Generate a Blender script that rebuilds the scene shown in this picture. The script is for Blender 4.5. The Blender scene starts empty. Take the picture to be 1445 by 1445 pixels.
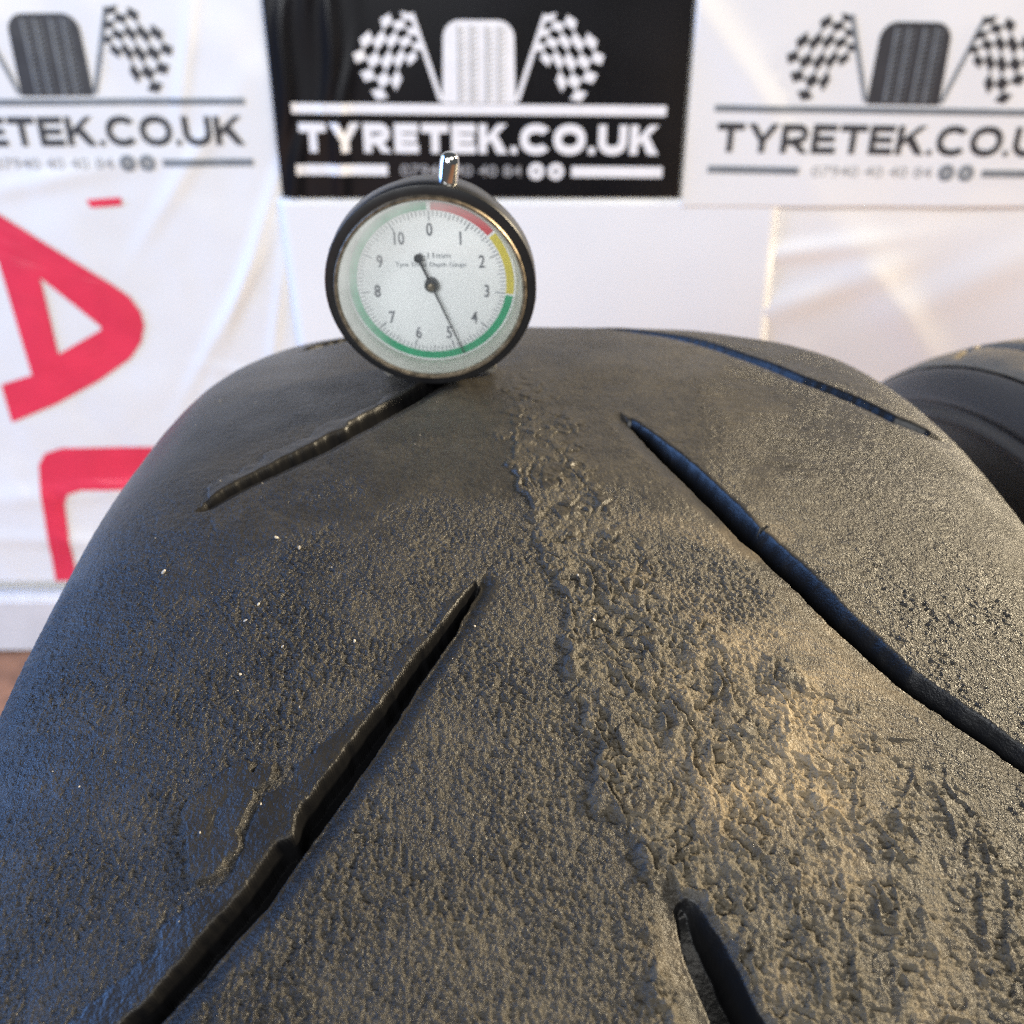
import bpy, bmesh, math, random
import numpy as np
from mathutils import Vector, Matrix
from mathutils.geometry import tessellate_polygon

random.seed(4)
scene = bpy.context.scene
COL = scene.collection
R = 0.315                      # outer radius of the big tyre, standing on the floor at y = 0
X0 = 0.0096                    # x of its mid plane
YW = 0.768                     # the banner-hung wall
rad = math.radians

# ------------------------------------------------------------------ camera
cam_d = bpy.data.cameras.new('camera')
cam = bpy.data.objects.new('camera', cam_d)
COL.objects.link(cam)
cam.location = (0.0, -0.19249, 0.71621)
cam.rotation_euler = (rad(90 - 29.5), 0, 0)
cam_d.sensor_width = 36
cam_d.lens = 36 * 1449 / 1445
cam_d.clip_start = 0.01
cam_d.clip_end = 50
cam_d.dof.use_dof = True
cam_d.dof.focus_distance = 0.152
cam_d.dof.aperture_fstop = 26
cam_d.dof.aperture_blades = 0
scene.camera = cam

# ------------------------------------------------------------------ light
world = bpy.data.worlds.new('World')
scene.world = world
world.use_nodes = True
bg = world.node_tree.nodes['Background']
bg.inputs[0].default_value = (0.85, 0.92, 1.0, 1)
bg.inputs[1].default_value = 0.10

def area(name, loc, target, size, size_y, power, color):
    l = bpy.data.lights.new(name, 'AREA')
    l.shape = 'RECTANGLE'
    l.size, l.size_y, l.energy, l.color = size, size_y, power, color
    o = bpy.data.objects.new(name, l)
    COL.objects.link(o)
    o.location = loc
    o.rotation_euler = (Vector(target) - Vector(loc)).to_track_quat('-Z', 'Y').to_euler()
    return o

# open blue sky on the left
area('sky_light', (-2.2, 0.42, 1.20), (0, 0.0, 0.62), 1.3, 1.7, 92, (0.20, 0.43, 1.0))
# warm raking daylight slanting in past the end of the wall on the right
area('warm_light', (2.05, 0.80, 1.66), (0, 0.0, 0.62), 0.28, 0.28, 235, (1.0, 0.84, 0.58))
# added soft fills, front left and front right, to brighten wall and dial
area('front_fill_left', (-0.9, -2.2, 1.60), (0, 0.5, 0.5), 1.5, 1.2, 74, (0.95, 0.975, 1.0))
area('front_fill_right', (1.2, -1.6, 2.2), (0, 0.6, 0.5), 1.2, 1.0, 36, (1.0, 0.96, 0.88))

vs = scene.view_settings
vs.view_transform = 'Standard'
vs.look = 'None'
vs.exposure = 0.0
vs.gamma = 1.0
vs.use_curve_mapping = False
scene.render.engine = 'CYCLES'
scene.cycles.use_denoising = False
scene.cycles.filter_width = 1.1
scene.cycles.use_adaptive_sampling = False

# ------------------------------------------------------------------ helpers
def tag(o, label, cat, group=None, kind=None):
    if label: o['label'] = label
    if cat: o['category'] = cat
    if group: o['group'] = group
    if kind: o['kind'] = kind
    return o

def empty(name, loc=(0, 0, 0), rot=(0, 0, 0)):
    o = bpy.data.objects.new(name, None)
    COL.objects.link(o)
    o.location = loc
    o.rotation_euler = rot
    o.empty_display_size = 0.01
    return o

def obj(name, me, mat, parent=None):
    o = bpy.data.objects.new(name, me)
    COL.objects.link(o)
    if mat is not None:
        me.materials.clear()
        me.materials.append(mat)
    o.parent = parent
    return o

def bm_obj(name, bm, mat, parent=None, smooth=False):
    me = bpy.data.meshes.new(name)
    bmesh.ops.recalc_face_normals(bm, faces=bm.faces[:])
    bm.to_mesh(me)
    bm.free()
    if smooth: me.shade_smooth()
    return obj(name, me, mat, parent)

def grid_mesh(name, P, wrap_rows=False, flip=False):
    """P: (rows, cols, 3) array -> quad mesh"""
    n, m = P.shape[:2]
    idx = np.arange(n * m, dtype=np.int32).reshape(n, m)
    a = idx if wrap_rows else idx[:-1]
    b = np.roll(idx, -1, axis=0) if wrap_rows else idx[1:]
    q = np.stack([a[:, :-1], a[:, 1:], b[:, 1:], b[:, :-1]], -1).reshape(-1, 4)
    if flip: q = q[:, ::-1]
    me = bpy.data.meshes.new(name)
    me.vertices.add(n * m)
    me.vertices.foreach_set('co', np.ascontiguousarray(P, dtype=np.float32).ravel())
    nf = len(q)
    me.loops.add(nf * 4)
    me.loops.foreach_set('vertex_index', np.ascontiguousarray(q).ravel())
    me.polygons.add(nf)
    me.polygons.foreach_set('loop_start', np.arange(0, nf * 4, 4, dtype=np.int32))
    me.update(calc_edges=True)
    me.shade_smooth()
    return me

def vattr(me, name, v):
    a = me.attributes.new(name, 'FLOAT', 'POINT')
    a.data.foreach_set('value', np.ascontiguousarray(v, dtype=np.float32).ravel())

def lathe(name, prof, mat, parent=None, seg=96, axis='Y', close=True, smooth_angle=35):
    """prof: list of (radius, along). Revolved round the local y axis."""
    bm = bmesh.new()
    rings = []
    for r, h in prof:
        if r < 1e-7:
            rings.append([bm.verts.new((0, h, 0))])
        else:
            rings.append([bm.verts.new((r * math.cos(2 * math.pi * i / seg), h, r * math.sin(2 * math.pi * i / seg))) for i in range(seg)])
    for A, B in zip(rings, rings[1:]):
        for i in range(seg):
            j = (i + 1) % seg
            if len(A) == 1 and len(B) == 1: continue
            if len(A) == 1: bm.faces.new((A[0], B[i], B[j]))
            elif len(B) == 1: bm.faces.new((A[i], A[j], B[0]))
            else: bm.faces.new((A[i], A[j], B[j], B[i]))
    o = bm_obj(name, bm, mat, parent, smooth=True)
    o.data.set_sharp_from_angle(angle=rad(smooth_angle))
    return o

# numpy noise -------------------------------------------------------
def perlin(x, y, seed=0):
    rs = np.random.RandomState(seed)
    perm = rs.permutation(4096).astype(np.int32)
    ang = rs.rand(4096).astype(np.float32) * 2 * np.pi
    gx, gy = np.cos(ang), np.sin(ang)
    x = np.asarray(x, np.float32); y = np.asarray(y, np.float32)
    xi = np.floor(x).astype(np.int32); yi = np.floor(y).astype(np.int32)
    xf = x - xi; yf = y - yi
    u = xf * xf * xf * (xf * (xf * 6 - 15) + 10)
    v = yf * yf * yf * (yf * (yf * 6 - 15) + 10)
    def g(ix, iy, dx, dy):
        h = perm[(perm[ix & 4095] + iy) & 4095]
        return gx[h] * dx + gy[h] * dy
    a = g(xi, yi, xf, yf); b = g(xi + 1, yi, xf - 1, yf)
    c = g(xi, yi + 1, xf, yf - 1); d = g(xi + 1, yi + 1, xf - 1, yf - 1)
    return ((a + (b - a) * u) * (1 - v) + (c + (d - c) * u) * v) * 1.5

def worley(x, y, seed=0):
    """rounded grains: 1 at a grain's middle, 0 in the creases between grains"""
    rs = np.random.RandomState(seed)
    perm = rs.permutation(4096).astype(np.int32)
    jx = rs.rand(4096).astype(np.float32); jy = rs.rand(4096).astype(np.float32)
    x = np.asarray(x, np.float32); y = np.asarray(y, np.float32)
    xi = np.floor(x).astype(np.int32); yi = np.floor(y).astype(np.int32)
    best = np.full(x.shape, 9, np.float32)
    for ox in (-1, 0, 1):
        for oy in (-1, 0, 1):
            h = perm[(perm[(xi + ox) & 4095] + yi + oy) & 4095]
            d = (xi + ox + jx[h] - x) ** 2 + (yi + oy + jy[h] - y) ** 2
            best = np.minimum(best, d)
    return 1 - np.minimum(np.sqrt(best), 1.1)

def fbm(x, y, oct=3, seed=0, gain=0.5):
    t = 0; a = 1.0
    for k in range(oct):
        t = t + a * perlin(x * 2 ** k, y * 2 ** k, seed + k * 17)
        a *= gain
    return t

def sstep(a, b, x):
    t = np.clip((x - a) / (b - a), 0, 1)
    return t * t * (3 - 2 * t)

# ------------------------------------------------------------------ materials
def new_mat(name):
    m = bpy.data.materials.new(name)
    m.use_nodes = True
    nt = m.node_tree
    return m, nt, nt.nodes['Principled BSDF']

def N(nt, t, **kw):
    n = nt.nodes.new(t)
    for k, v in kw.items():
        if isinstance(k, str) and hasattr(n, k): setattr(n, k, v)
    return n

def plain(name, col, rough=0.5, metal=0.0, noise=0.0, nscale=200, bump=0.0, spec=0.5, col2=None, **kw):
    m, nt, b = new_mat(name)
    b.inputs['Roughness'].default_value = rough
    b.inputs['Metallic'].default_value = metal
    b.inputs['Specular IOR Level'].default_value = spec
    tc = N(nt, 'ShaderNodeTexCoord')
    nz = N(nt, 'ShaderNodeTexNoise')
    nz.inputs['Scale'].default_value = nscale
    nz.inputs['Detail'].default_value = 4
    nt.links.new(tc.outputs['Object'], nz.inputs['Vector'])
    rp = N(nt, 'ShaderNodeValToRGB')
    c2 = col2 if col2 else tuple(c * (1 - noise) for c in col)
    rp.color_ramp.elements[0].position = 0.35
    rp.color_ramp.elements[1].position = 0.65
    rp.color_ramp.elements[0].color = (*c2, 1)
    rp.color_ramp.elements[1].color = (*col, 1)
    nt.links.new(nz.outputs['Fac'], rp.inputs[0])
    nt.links.new(rp.outputs[0], b.inputs['Base Color'])
    if bump:
        bp = N(nt, 'ShaderNodeBump')
        bp.inputs['Strength'].default_value = bump
        bp.inputs['Distance'].default_value = 0.0003
        nt.links.new(nz.outputs['Fac'], bp.inputs['Height'])
        nt.links.new(bp.outputs[0], b.inputs['Normal'])
    for k, v in kw.items():
        b.inputs[k].default_value = v
    return m

def rubber_mat(name, clean, dusty, grain=1.0, attr=True, dust_const=0.3):
    m, nt, b = new_mat(name)
    L = nt.links.new
    tc = N(nt, 'ShaderNodeTexCoord')
    fine = N(nt, 'ShaderNodeTexNoise'); fine.inputs['Scale'].default_value = 2200; fine.inputs['Detail'].default_value = 3; fine.inputs['Roughness'].default_value = 0.65
    mid = N(nt, 'ShaderNodeTexNoise'); mid.inputs['Scale'].default_value = 420; mid.inputs['Detail'].default_value = 5; mid.inputs['Roughness'].default_value = 0.6
    big = N(nt, 'ShaderNodeTexNoise'); big.inputs['Scale'].default_value = 38; big.inputs['Detail'].default_value = 5
    for n in (fine, mid, big): L(tc.outputs['Object'], n.inputs['Vector'])
    def mathn(op, a, bb, clamp=False):
        n = N(nt, 'ShaderNodeMath'); n.operation = op; n.use_clamp = clamp
        for i, v in enumerate((a, bb)):
            if isinstance(v, (int, float)): n.inputs[i].default_value = v
            else: L(v, n.inputs[i])
        return n.outputs[0]
    if attr:
        da = N(nt, 'ShaderNodeAttribute'); da.attribute_name = 'dust'; dust = da.outputs['Fac']
        ga = N(nt, 'ShaderNodeAttribute'); ga.attribute_name = 'grain'; gr = ga.outputs['Fac']
        ra = N(nt, 'ShaderNodeAttribute'); ra.attribute_name = 'rust'; rust = ra.outputs['Fac']
    else:
        v = N(nt, 'ShaderNodeValue'); v.outputs[0].default_value = dust_const; dust = v.outputs[0]
        v = N(nt, 'ShaderNodeValue'); v.outputs[0].default_value = grain; gr = v.outputs[0]
        v = N(nt, 'ShaderNodeValue'); v.outputs[0].default_value = 0.0; rust = v.outputs[0]
    # dust amount broken up by noise at two sizes
    s1 = mathn('MULTIPLY', mathn('SUBTRACT', mid.outputs['Fac'], 0.5), 1.5)
    s2 = mathn('MULTIPLY', mathn('SUBTRACT', big.outputs['Fac'], 0.5), 0.9)
    s3 = mathn('MULTIPLY', mathn('SUBTRACT', fine.outputs['Fac'], 0.5), 0.9)
    f = mathn('ADD', dust, mathn('MULTIPLY', mathn('ADD', mathn('ADD', s1, s2), s3), mathn('MULTIPLY', dust, 1.3)), True)
    mix = N(nt, 'ShaderNodeMix'); mix.data_type = 'RGBA'
    mix.inputs[6].default_value = (*clean, 1); mix.inputs[7].default_value = (*dusty, 1)
    L(f, mix.inputs[0])
    mix2 = N(nt, 'ShaderNodeMix'); mix2.data_type = 'RGBA'
    mix2.inputs[7].default_value = (0.27, 0.20, 0.115, 1)
    L(mathn('MULTIPLY', rust, mathn('MULTIPLY', mid.outputs['Fac'], 1.2), True), mix2.inputs[0])
    L(mix.outputs[2], mix2.inputs[6])
    L(mix2.outputs[2], b.inputs['Base Color'])
    rr = N(nt, 'ShaderNodeMapRange'); rr.inputs[3].default_value = 0.32; rr.inputs[4].default_value = 0.50
    L(f, rr.inputs[0]); L(rr.outputs[0], b.inputs['Roughness'])
    if attr:
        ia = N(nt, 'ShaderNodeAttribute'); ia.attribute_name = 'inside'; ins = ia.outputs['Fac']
        mix3 = N(nt, 'ShaderNodeMix'); mix3.data_type = 'RGBA'; mix3.inputs[7].default_value = (0.0045, 0.0045, 0.005, 1)  # clean groove rubber, darkened further to stand in for groove shade
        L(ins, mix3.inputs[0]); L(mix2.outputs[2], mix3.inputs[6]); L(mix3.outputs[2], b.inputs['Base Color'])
        mr2 = N(nt, 'ShaderNodeMapRange'); mr2.inputs[3].default_value = 0.27; mr2.inputs[4].default_value = 0.04
        ma_ = N(nt, 'ShaderNodeAttribute'); ma_.attribute_name = 'matte'
        L(ma_.outputs['Fac'], mr2.inputs[0]); L(mr2.outputs[0], b.inputs['Specular IOR Level'])
        mr3 = N(nt, 'ShaderNodeMix'); mr3.data_type = 'FLOAT'; mr3.inputs[3].default_value = 0.38
        L(ins, mr3.inputs[0]); L(rr.outputs[0], mr3.inputs[2]); L(mr3.outputs[0], b.inputs['Roughness'])
    else:
        b.inputs['Specular IOR Level'].default_value = 0.3
    h = mathn('ADD', mathn('MULTIPLY', mid.outputs['Fac'], 0.8), mathn('MULTIPLY', fine.outputs['Fac'], 0.9))
    bp = N(nt, 'ShaderNodeBump'); bp.inputs['Distance'].default_value = 0.00055
    L(mathn('MULTIPLY', gr, 1.0, True), bp.inputs['Strength'])
    L(h, bp.inputs['Height']); L(bp.outputs[0], b.inputs['Normal'])
    return m

M = {}
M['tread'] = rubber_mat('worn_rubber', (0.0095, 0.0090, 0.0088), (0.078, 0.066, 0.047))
M['side'] = rubber_mat('sidewall_rubber', (0.020, 0.020, 0.021), (0.07, 0.062, 0.05), 0.12, False, 0.25)
M['side2'] = rubber_mat('dark_sidewall_rubber', (0.011, 0.011, 0.012), (0.040, 0.036, 0.032), 0.10, False, 0.2)
M['tread2'] = rubber_mat('dusty_tread_rubber', (0.04, 0.036, 0.03), (0.15, 0.12, 0.08), 0.5, False, 0.7)
M['black_paint'] = plain('chipped_black_paint', (0.012, 0.012, 0.013), 0.32, nscale=300, noise=0.2, bump=0.15)
M['chip'] = plain('bare_metal_chip', (0.55, 0.50, 0.42), 0.45, 0.6, nscale=900, noise=0.3)
M['brass'] = plain('dirty_brass_bezel', (0.30, 0.24, 0.17), 0.42, 0.75, nscale=500, noise=0.65, bump=0.3)
M['chrome'] = plain('chrome', (0.80, 0.78, 0.75), 0.10, 1.0, nscale=400, noise=0.08)
M['alu'] = plain('scuffed_aluminium', (0.42, 0.40, 0.36), 0.5, 0.6, nscale=700, noise=0.5, bump=0.4)
M['dial'] = plain('dial_white', (0.93, 0.93, 0.94), 0.55, nscale=60, noise=0.04)
M['ring'] = plain('dial_ring_cream', (0.62, 0.62, 0.56), 0.45, nscale=200, noise=0.12)
M['ink'] = plain('dial_ink', (0.17, 0.18, 0.21), 0.6, nscale=800, noise=0.25)
M['pale_ink'] = plain('faded_ink', (0.33, 0.35, 0.38), 0.6, nscale=800, noise=0.3)
M['needle'] = plain('needle_black', (0.03, 0.035, 0.045), 0.4, nscale=500, noise=0.3)
M['red_band'] = plain('red_band', (0.62, 0.07, 0.09), 0.5, nscale=300, noise=0.1)
M['yellow_band'] = plain('yellow_band', (0.72, 0.60, 0.09), 0.5, nscale=300, noise=0.1)
M['green_band'] = plain('green_band', (0.035, 0.40, 0.20), 0.5, nscale=300, noise=0.1)
M['sheet'] = plain('white_plastic_sheet', (0.80, 0.80, 0.80), 0.38, nscale=6, noise=0.04)
M['paper'] = plain('white_paper', (0.80, 0.81, 0.83), 0.6, nscale=8, noise=0.03)
M['signblack'] = plain('gloss_black_vinyl', (0.006, 0.006, 0.008), 0.22, nscale=20, noise=0.3)
M['print_white'] = plain('white_print', (0.86, 0.85, 0.86), 0.5, nscale=90, noise=0.06)
M['print_black'] = plain('black_print', (0.035, 0.036, 0.042), 0.5, nscale=90, noise=0.2)
M['print_grey'] = plain('grey_print', (0.20, 0.22, 0.24), 0.5, nscale=90, noise=0.2)
M['print_pale'] = plain('pale_grey_print', (0.38, 0.38, 0.39), 0.5, nscale=90, noise=0.2)
M['print_red'] = plain('red_print', (0.80, 0.035, 0.085), 0.42, nscale=30, noise=0.12)
M['wall'] = plain('white_wall_paint', (0.72, 0.72, 0.71), 0.7, nscale=40, noise=0.05, bump=0.2)
M['plinth'] = plain('pale_grey_plinth', (0.70, 0.69, 0.70), 0.6, nscale=40, noise=0.08)
M['floor'] = plain('brown_floor', (0.24, 0.115, 0.062), 0.6, nscale=35, noise=0.4, bump=0.3)
M['grit'] = plain('pale_grit', (0.36, 0.32, 0.26), 0.6, nscale=900, noise=0.35)
M['thorn'] = plain('dry_debris', (0.30, 0.20, 0.10), 0.7, nscale=900, noise=0.4)

def glass_mat():
    m = bpy.data.materials.new('dial_glass'); m.use_nodes = True
    nt = m.node_tree; nt.nodes.clear()
    out = N(nt, 'ShaderNodeOutputMaterial'); mix = N(nt, 'ShaderNodeMixShader')
    tr = N(nt, 'ShaderNodeBsdfTransparent'); gs = N(nt, 'ShaderNodeBsdfGlossy'); fr = N(nt, 'ShaderNodeFresnel')
    tr.inputs[0].default_value = (0.97, 0.985, 0.98, 1)
    gs.inputs['Roughness'].default_value = 0.06
    fr.inputs[0].default_value = 1.48
    nt.links.new(fr.outputs[0], mix.inputs[0]); nt.links.new(tr.outputs[0], mix.inputs[1]); nt.links.new(gs.outputs[0], mix.inputs[2])
    # thin dusty film; the paler upper left rim is a painted reflection haze
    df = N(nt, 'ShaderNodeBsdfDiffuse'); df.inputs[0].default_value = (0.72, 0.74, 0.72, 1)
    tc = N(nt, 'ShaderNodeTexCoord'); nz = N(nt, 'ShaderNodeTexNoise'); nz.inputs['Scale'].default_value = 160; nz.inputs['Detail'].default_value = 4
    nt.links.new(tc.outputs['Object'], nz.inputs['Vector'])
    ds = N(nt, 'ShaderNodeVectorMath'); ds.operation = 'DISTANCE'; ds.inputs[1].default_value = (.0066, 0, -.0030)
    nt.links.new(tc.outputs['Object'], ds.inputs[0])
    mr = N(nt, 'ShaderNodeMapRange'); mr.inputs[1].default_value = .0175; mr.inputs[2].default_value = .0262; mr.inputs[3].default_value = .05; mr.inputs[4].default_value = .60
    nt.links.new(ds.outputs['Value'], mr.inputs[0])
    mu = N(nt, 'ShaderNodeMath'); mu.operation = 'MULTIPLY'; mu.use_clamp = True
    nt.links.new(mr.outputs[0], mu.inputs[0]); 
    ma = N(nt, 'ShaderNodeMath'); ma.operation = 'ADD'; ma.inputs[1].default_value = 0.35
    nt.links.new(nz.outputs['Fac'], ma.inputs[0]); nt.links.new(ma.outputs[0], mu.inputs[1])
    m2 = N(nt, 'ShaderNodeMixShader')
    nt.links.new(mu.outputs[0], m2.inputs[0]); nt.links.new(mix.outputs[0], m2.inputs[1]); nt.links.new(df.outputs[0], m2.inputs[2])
    nt.links.new(m2.outputs[0], out.inputs[0])
    return m
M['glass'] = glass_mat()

# ------------------------------------------------------------------ setting: floor, wall, plinth
def box(bm, x0, x1, y0, y1, z0, z1):
    v = [bm.verts.new((x, y, z)) for x in (x0, x1) for y in (y0, y1) for z in (z0, z1)]
    for f in ((0, 1, 3, 2), (4, 6, 7, 5), (0, 4, 5, 1), (2, 3, 7, 6), (0, 2, 6, 4), (1, 5, 7, 3)):
        bm.faces.new([v[i] for i in f])

bm = bmesh.new(); box(bm, -2.2, 2.2, -2.2, 0.9, -0.04, 0.0)
tag(bm_obj('floor', bm, M['floor']), None, None, kind='structure')
bm = bmesh.new(); box(bm, -0.98, 0.98, YW + 0.012, YW + 0.12, 0.001, 1.1)
tag(bm_obj('wall', bm, M['wall']), 'plain white wall behind the hung banner and signs', 'wall')
bm = bmesh.new(); box(bm, -0.98, 0.98, YW - 0.020, YW + 0.010, 0.001, 0.072)
bmesh.ops.bevel(bm, geom=bm.edges[:], offset=0.003, segments=2, affect='EDGES')
tag(bm_obj('plinth', bm, M['plinth']), 'pale grey plinth along the brown floor below the banner', 'plinth')

# ------------------------------------------------------------------ hung sheets and signs
def fold(x, z, kind):
    """how far a sheet stands out from the wall, metres (x, z in metres)"""
    x = np.asarray(x, float); z = np.asarray(z, float)
    if kind == 'banner':
        a = 0.0016 * fbm(x * 9 + z * 4, z * 7 - x * 3, 3, 11)
        for (cx, cz, ang, w, h, l) in ((-0.235, 0.47, 1.15, .006, .0030, .10), (-0.27, 0.40, 1.0, .007, .0028, .09), (-0.225, 0.40, 1.35, .005, .0024, .07), (-0.30, 0.52, 0.9, .008, .0022, .07), (-0.245, 0.33, -0.2, .006, .0020, .05), (-0.42, 0.52, .2, .009, .0020, .08), (-0.28, 0.62, 1.3, .006, .0020, .06), (-.45, .2, .1, .012, .0022, .15), (-.50, .14, -.05, .010, .0022, .2)):
            t = (x - cx) * math.cos(ang) + (z - cz) * math.sin(ang); q = -(x - cx) * math.sin(ang) + (z - cz) * math.cos(ang)
            a = a + h * np.exp(-(q / w) ** 2) * np.exp(-(t / l) ** 2)
        d = (x * 0.86 + z * 0.5)
        a = a + 0.0022 * np.clip(perlin(d * 16, (x * 0.5 - z * 0.86) * 4, 5), 0, 1) ** 1.5
        return a + 0.003
    if kind == 'lower':
        a = 0.0022 * fbm(x * 6, z * 6, 2, 21)
        for (cx, cz, ang, w, h) in ((0.26, 0.455, 0.12, 0.010, 0.006), (0.29, 0.415, 0.35, 0.016, 0.007), (0.37, 0.40, -0.85, 0.020, 0.007), (0.44, 0.43, 0.45, 0.022, 0.006)):
            t = (x - cx) * math.cos(ang) + (z - cz) * math.sin(ang)
            p = -(x - cx) * math.sin(ang) + (z - cz) * math.cos(ang)
            a = a + 0.55 * h * np.exp(-(p / w) ** 2) * np.exp(-(t / 0.09) ** 2)
        return a + 0.0035
    if kind == 'poster':
        a = 0.0012 * fbm(x * 8, z * 6, 2, 31)
        p = (x - 0.19) * 0.75 + (z - 0.62) * 0.65
        return a + 0.0022 * np.exp(-(p / 0.016) ** 2) * sstep(0.30, 0.2, x) + 0.0100
    if kind == 'sign':
        a = 0.0006 * fbm(x * 7, z * 7, 2, 41)
        for q in (-0.197, -0.178, -0.160, -0.143):
            p = (x - q) + (z - 0.6) * -0.16 + 0.004 * np.sin(z * 45 + q * 300)
            a = a + 0.0030 * np.exp(-(p / 0.0065) ** 2) * (.55 + .45 * np.sin(z * 30 + q * 500))
        return a + 0.0115
    return 0.0010 * fbm(x * 6, z * 5, 2, 51) + 0.0085 + x * 0

def sheet(name, x0, x1, z0, z1, kind, mat, parent, nx=140, nz=120, skew=0.0):
    xs = np.linspace(x0, x1, nx); zs = np.linspace(z0, z1, nz)
    Z, X = np.meshgrid(zs, xs, indexing='ij')
    X = X + (Z - z1) * skew
    Y = YW - fold(X, Z, kind)
    front = np.stack([X, Y, Z], -1)
    me = grid_mesh(name, front)
    o = obj(name, me, mat, parent)
    md = o.modifiers.new('thickness', 'SOLIDIFY'); md.thickness = 0.0006; md.offset = 1
    return o

class Decal:
    """flat print lying on a sheet: loops in millimetres, local to a logo centre"""
    def __init__(s, cx, cz, rot, kind, lift=0.0012, sy=1.0, shear=0.0):
        s.cx, s.cz, s.c, s.s, s.kind, s.lift, s.shear = cx, cz, math.cos(rot), math.sin(rot), kind, lift, shear
    def place(s, u, v, lift=None):
        u = u + s.shear * v
        x = s.cx + (u * s.c - v * s.s) / 1000
        z = s.cz + (u * s.s + v * s.c) / 1000
        y = YW - float(fold(x, z, s.kind)) - (s.lift if lift is None else lift)
        return (x, y, z)
    def poly(s, name, shapes, mat, parent, lift=None, cuts=0):
        """shapes: list of [outer loop, hole, hole...]"""
        bm = bmesh.new()
        for loops in shapes:
            pts = [p for l in loops for p in l]
            tris = tessellate_polygon([[Vector((p[0], p[1], 0)) for p in l] for l in loops])
            vs = [bm.verts.new((p[0], p[1], 0)) for p in pts]
            for t in tris:
                try: bm.faces.new([vs[i] for i in t])
                except ValueError: pass
        if cuts:
            bmesh.ops.subdivide_edges(bm, edges=bm.edges[:], cuts=cuts, use_grid_fill=True)
        for v in bm.verts: v.co = s.place(v.co.x, v.co.y, lift)
        me = bpy.data.meshes.new(name); bm.to_mesh(me); bm.free()
        o = obj(name, me, mat, parent)
        md = o.modifiers.new('thickness', 'SOLIDIFY'); md.thickness = 0.0003; md.offset = 0
        return o

def rect(x0, x1, y0, y1): return [(x0, y0), (x1, y0), (x1, y1), (x0, y1)]
def bar(x0, x1, y0, y1, n):
    return [[rect(x0 + (x1 - x0) * i / n, x0 + (x1 - x0) * (i + 1) / n, y0, y1)] for i in range(n)]
def arc(cx, cy, rx, ry, a0, a1, n=14, p=2.0):
    out = []
    for i in range(n + 1):
        a = rad(a0 + (a1 - a0) * i / n)
        c, s_ = math.cos(a), math.sin(a)
        e = 2.0 / p
        out.append((cx + rx * math.copysign(abs(c) ** e, c), cy + ry * math.copysign(abs(s_) ** e, s_)))
    return out

# bold extended capitals, unit cap height, returns (advance, [shapes])
def glyph(ch, t):
    h = t * 0.92                                   # horizontal stroke
    if ch == 'T': w = 1.12; return w, [[[(0, 1), (0, 1 - h), (w / 2 - t / 2, 1 - h), (w / 2 - t / 2, 0), (w / 2 + t / 2, 0), (w / 2 + t / 2, 1 - h), (w, 1 - h), (w, 1)]]]
    if ch == 'E': w = 1.0; return w, [[[(0, 0), (w, 0), (w, h), (t, h), (t, .5 - h * .45), (w * .93, .5 - h * .45), (w * .93, .5 + h * .45), (t, .5 + h * .45), (t, 1 - h), (w, 1 - h), (w, 1), (0, 1)]]]
    if ch == 'Y': w = 1.28; m = w / 2; return w, [[[(0, 1), (m - t / 2, .38), (m - t / 2, 0), (m + t / 2, 0), (m + t / 2, .38), (w, 1), (w - t * 1.25, 1), (m, .38 + t * .72), (t * 1.25, 1)]]]
    if ch == 'K': w = 1.2; return w, [[[(0, 0), (t, 0), (t, .30), (t + .16, .46), (w - t * 1.35, 0), (w, 0), (t + .42, .64), (w - .03, 1), (w - t * 1.3, 1), (t, .56), (t, 1), (0, 1)]]]
    if ch == 'R':
        w = 1.16; o = [(0, 0), (t, 0), (t, .28), (.52, .28), (w - t * 1.25, 0), (w, 0), (.80, .34)] + arc(.70, .66, .40, .34, -55, 90, 12) + [(0, 1)]
        i = [(t, .28 + h * .9)] + arc(.66, .66, .40 - t * .75, .34 - h, -90, 90, 10) + [(t, 1 - h)]
        return w, [[o, i]]
    if ch == 'O': w = 1.34; return w, [[arc(w / 2, .5, w / 2, .52, 0, 350, 34, 2.2), arc(w / 2, .5, w / 2 - t, .52 - h, 0, 350, 34, 2.2)]]
    if ch == 'C':
        w = 1.26; o = arc(w / 2 + .03, .5, w / 2 + .03, .52, 38, 322, 30, 2.2); i = arc(w / 2 + .03, .5, w / 2 + .03 - t, .52 - h, 42, 318, 30, 2.2)
        return w, [[o + i[::-1]]]
    if ch == 'U':
        w = 1.2; o = [(0, 1)] + arc(w / 2, .45, w / 2, .47, 180, 360, 20, 2.2) + [(w, 1), (w - t, 1)] + arc(w / 2, .45, w / 2 - t, .47 - h, 360, 180, 20, 2.2) + [(t, 1)]
        return w, [[o]]
    if ch == '.': return t * .8, [[rect(0, t * .8, 0, t * .75)]]

def word(txt, x0, x1, y0, h, t):
    gs = [glyph(c, t) for c in txt]
    gap = 0.13
    tot = sum(g[0] for g in gs) + gap * (len(gs) - 1) - 0.0
    kx = (x1 - x0) / tot
    x = 0; out = []
    for w, shapes in gs:
        out.append([[[(x0 + (x + px) * kx, y0 + py * h) for px, py in l] for l in s] for s in shapes])
        x += w + gap
    return out

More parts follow.
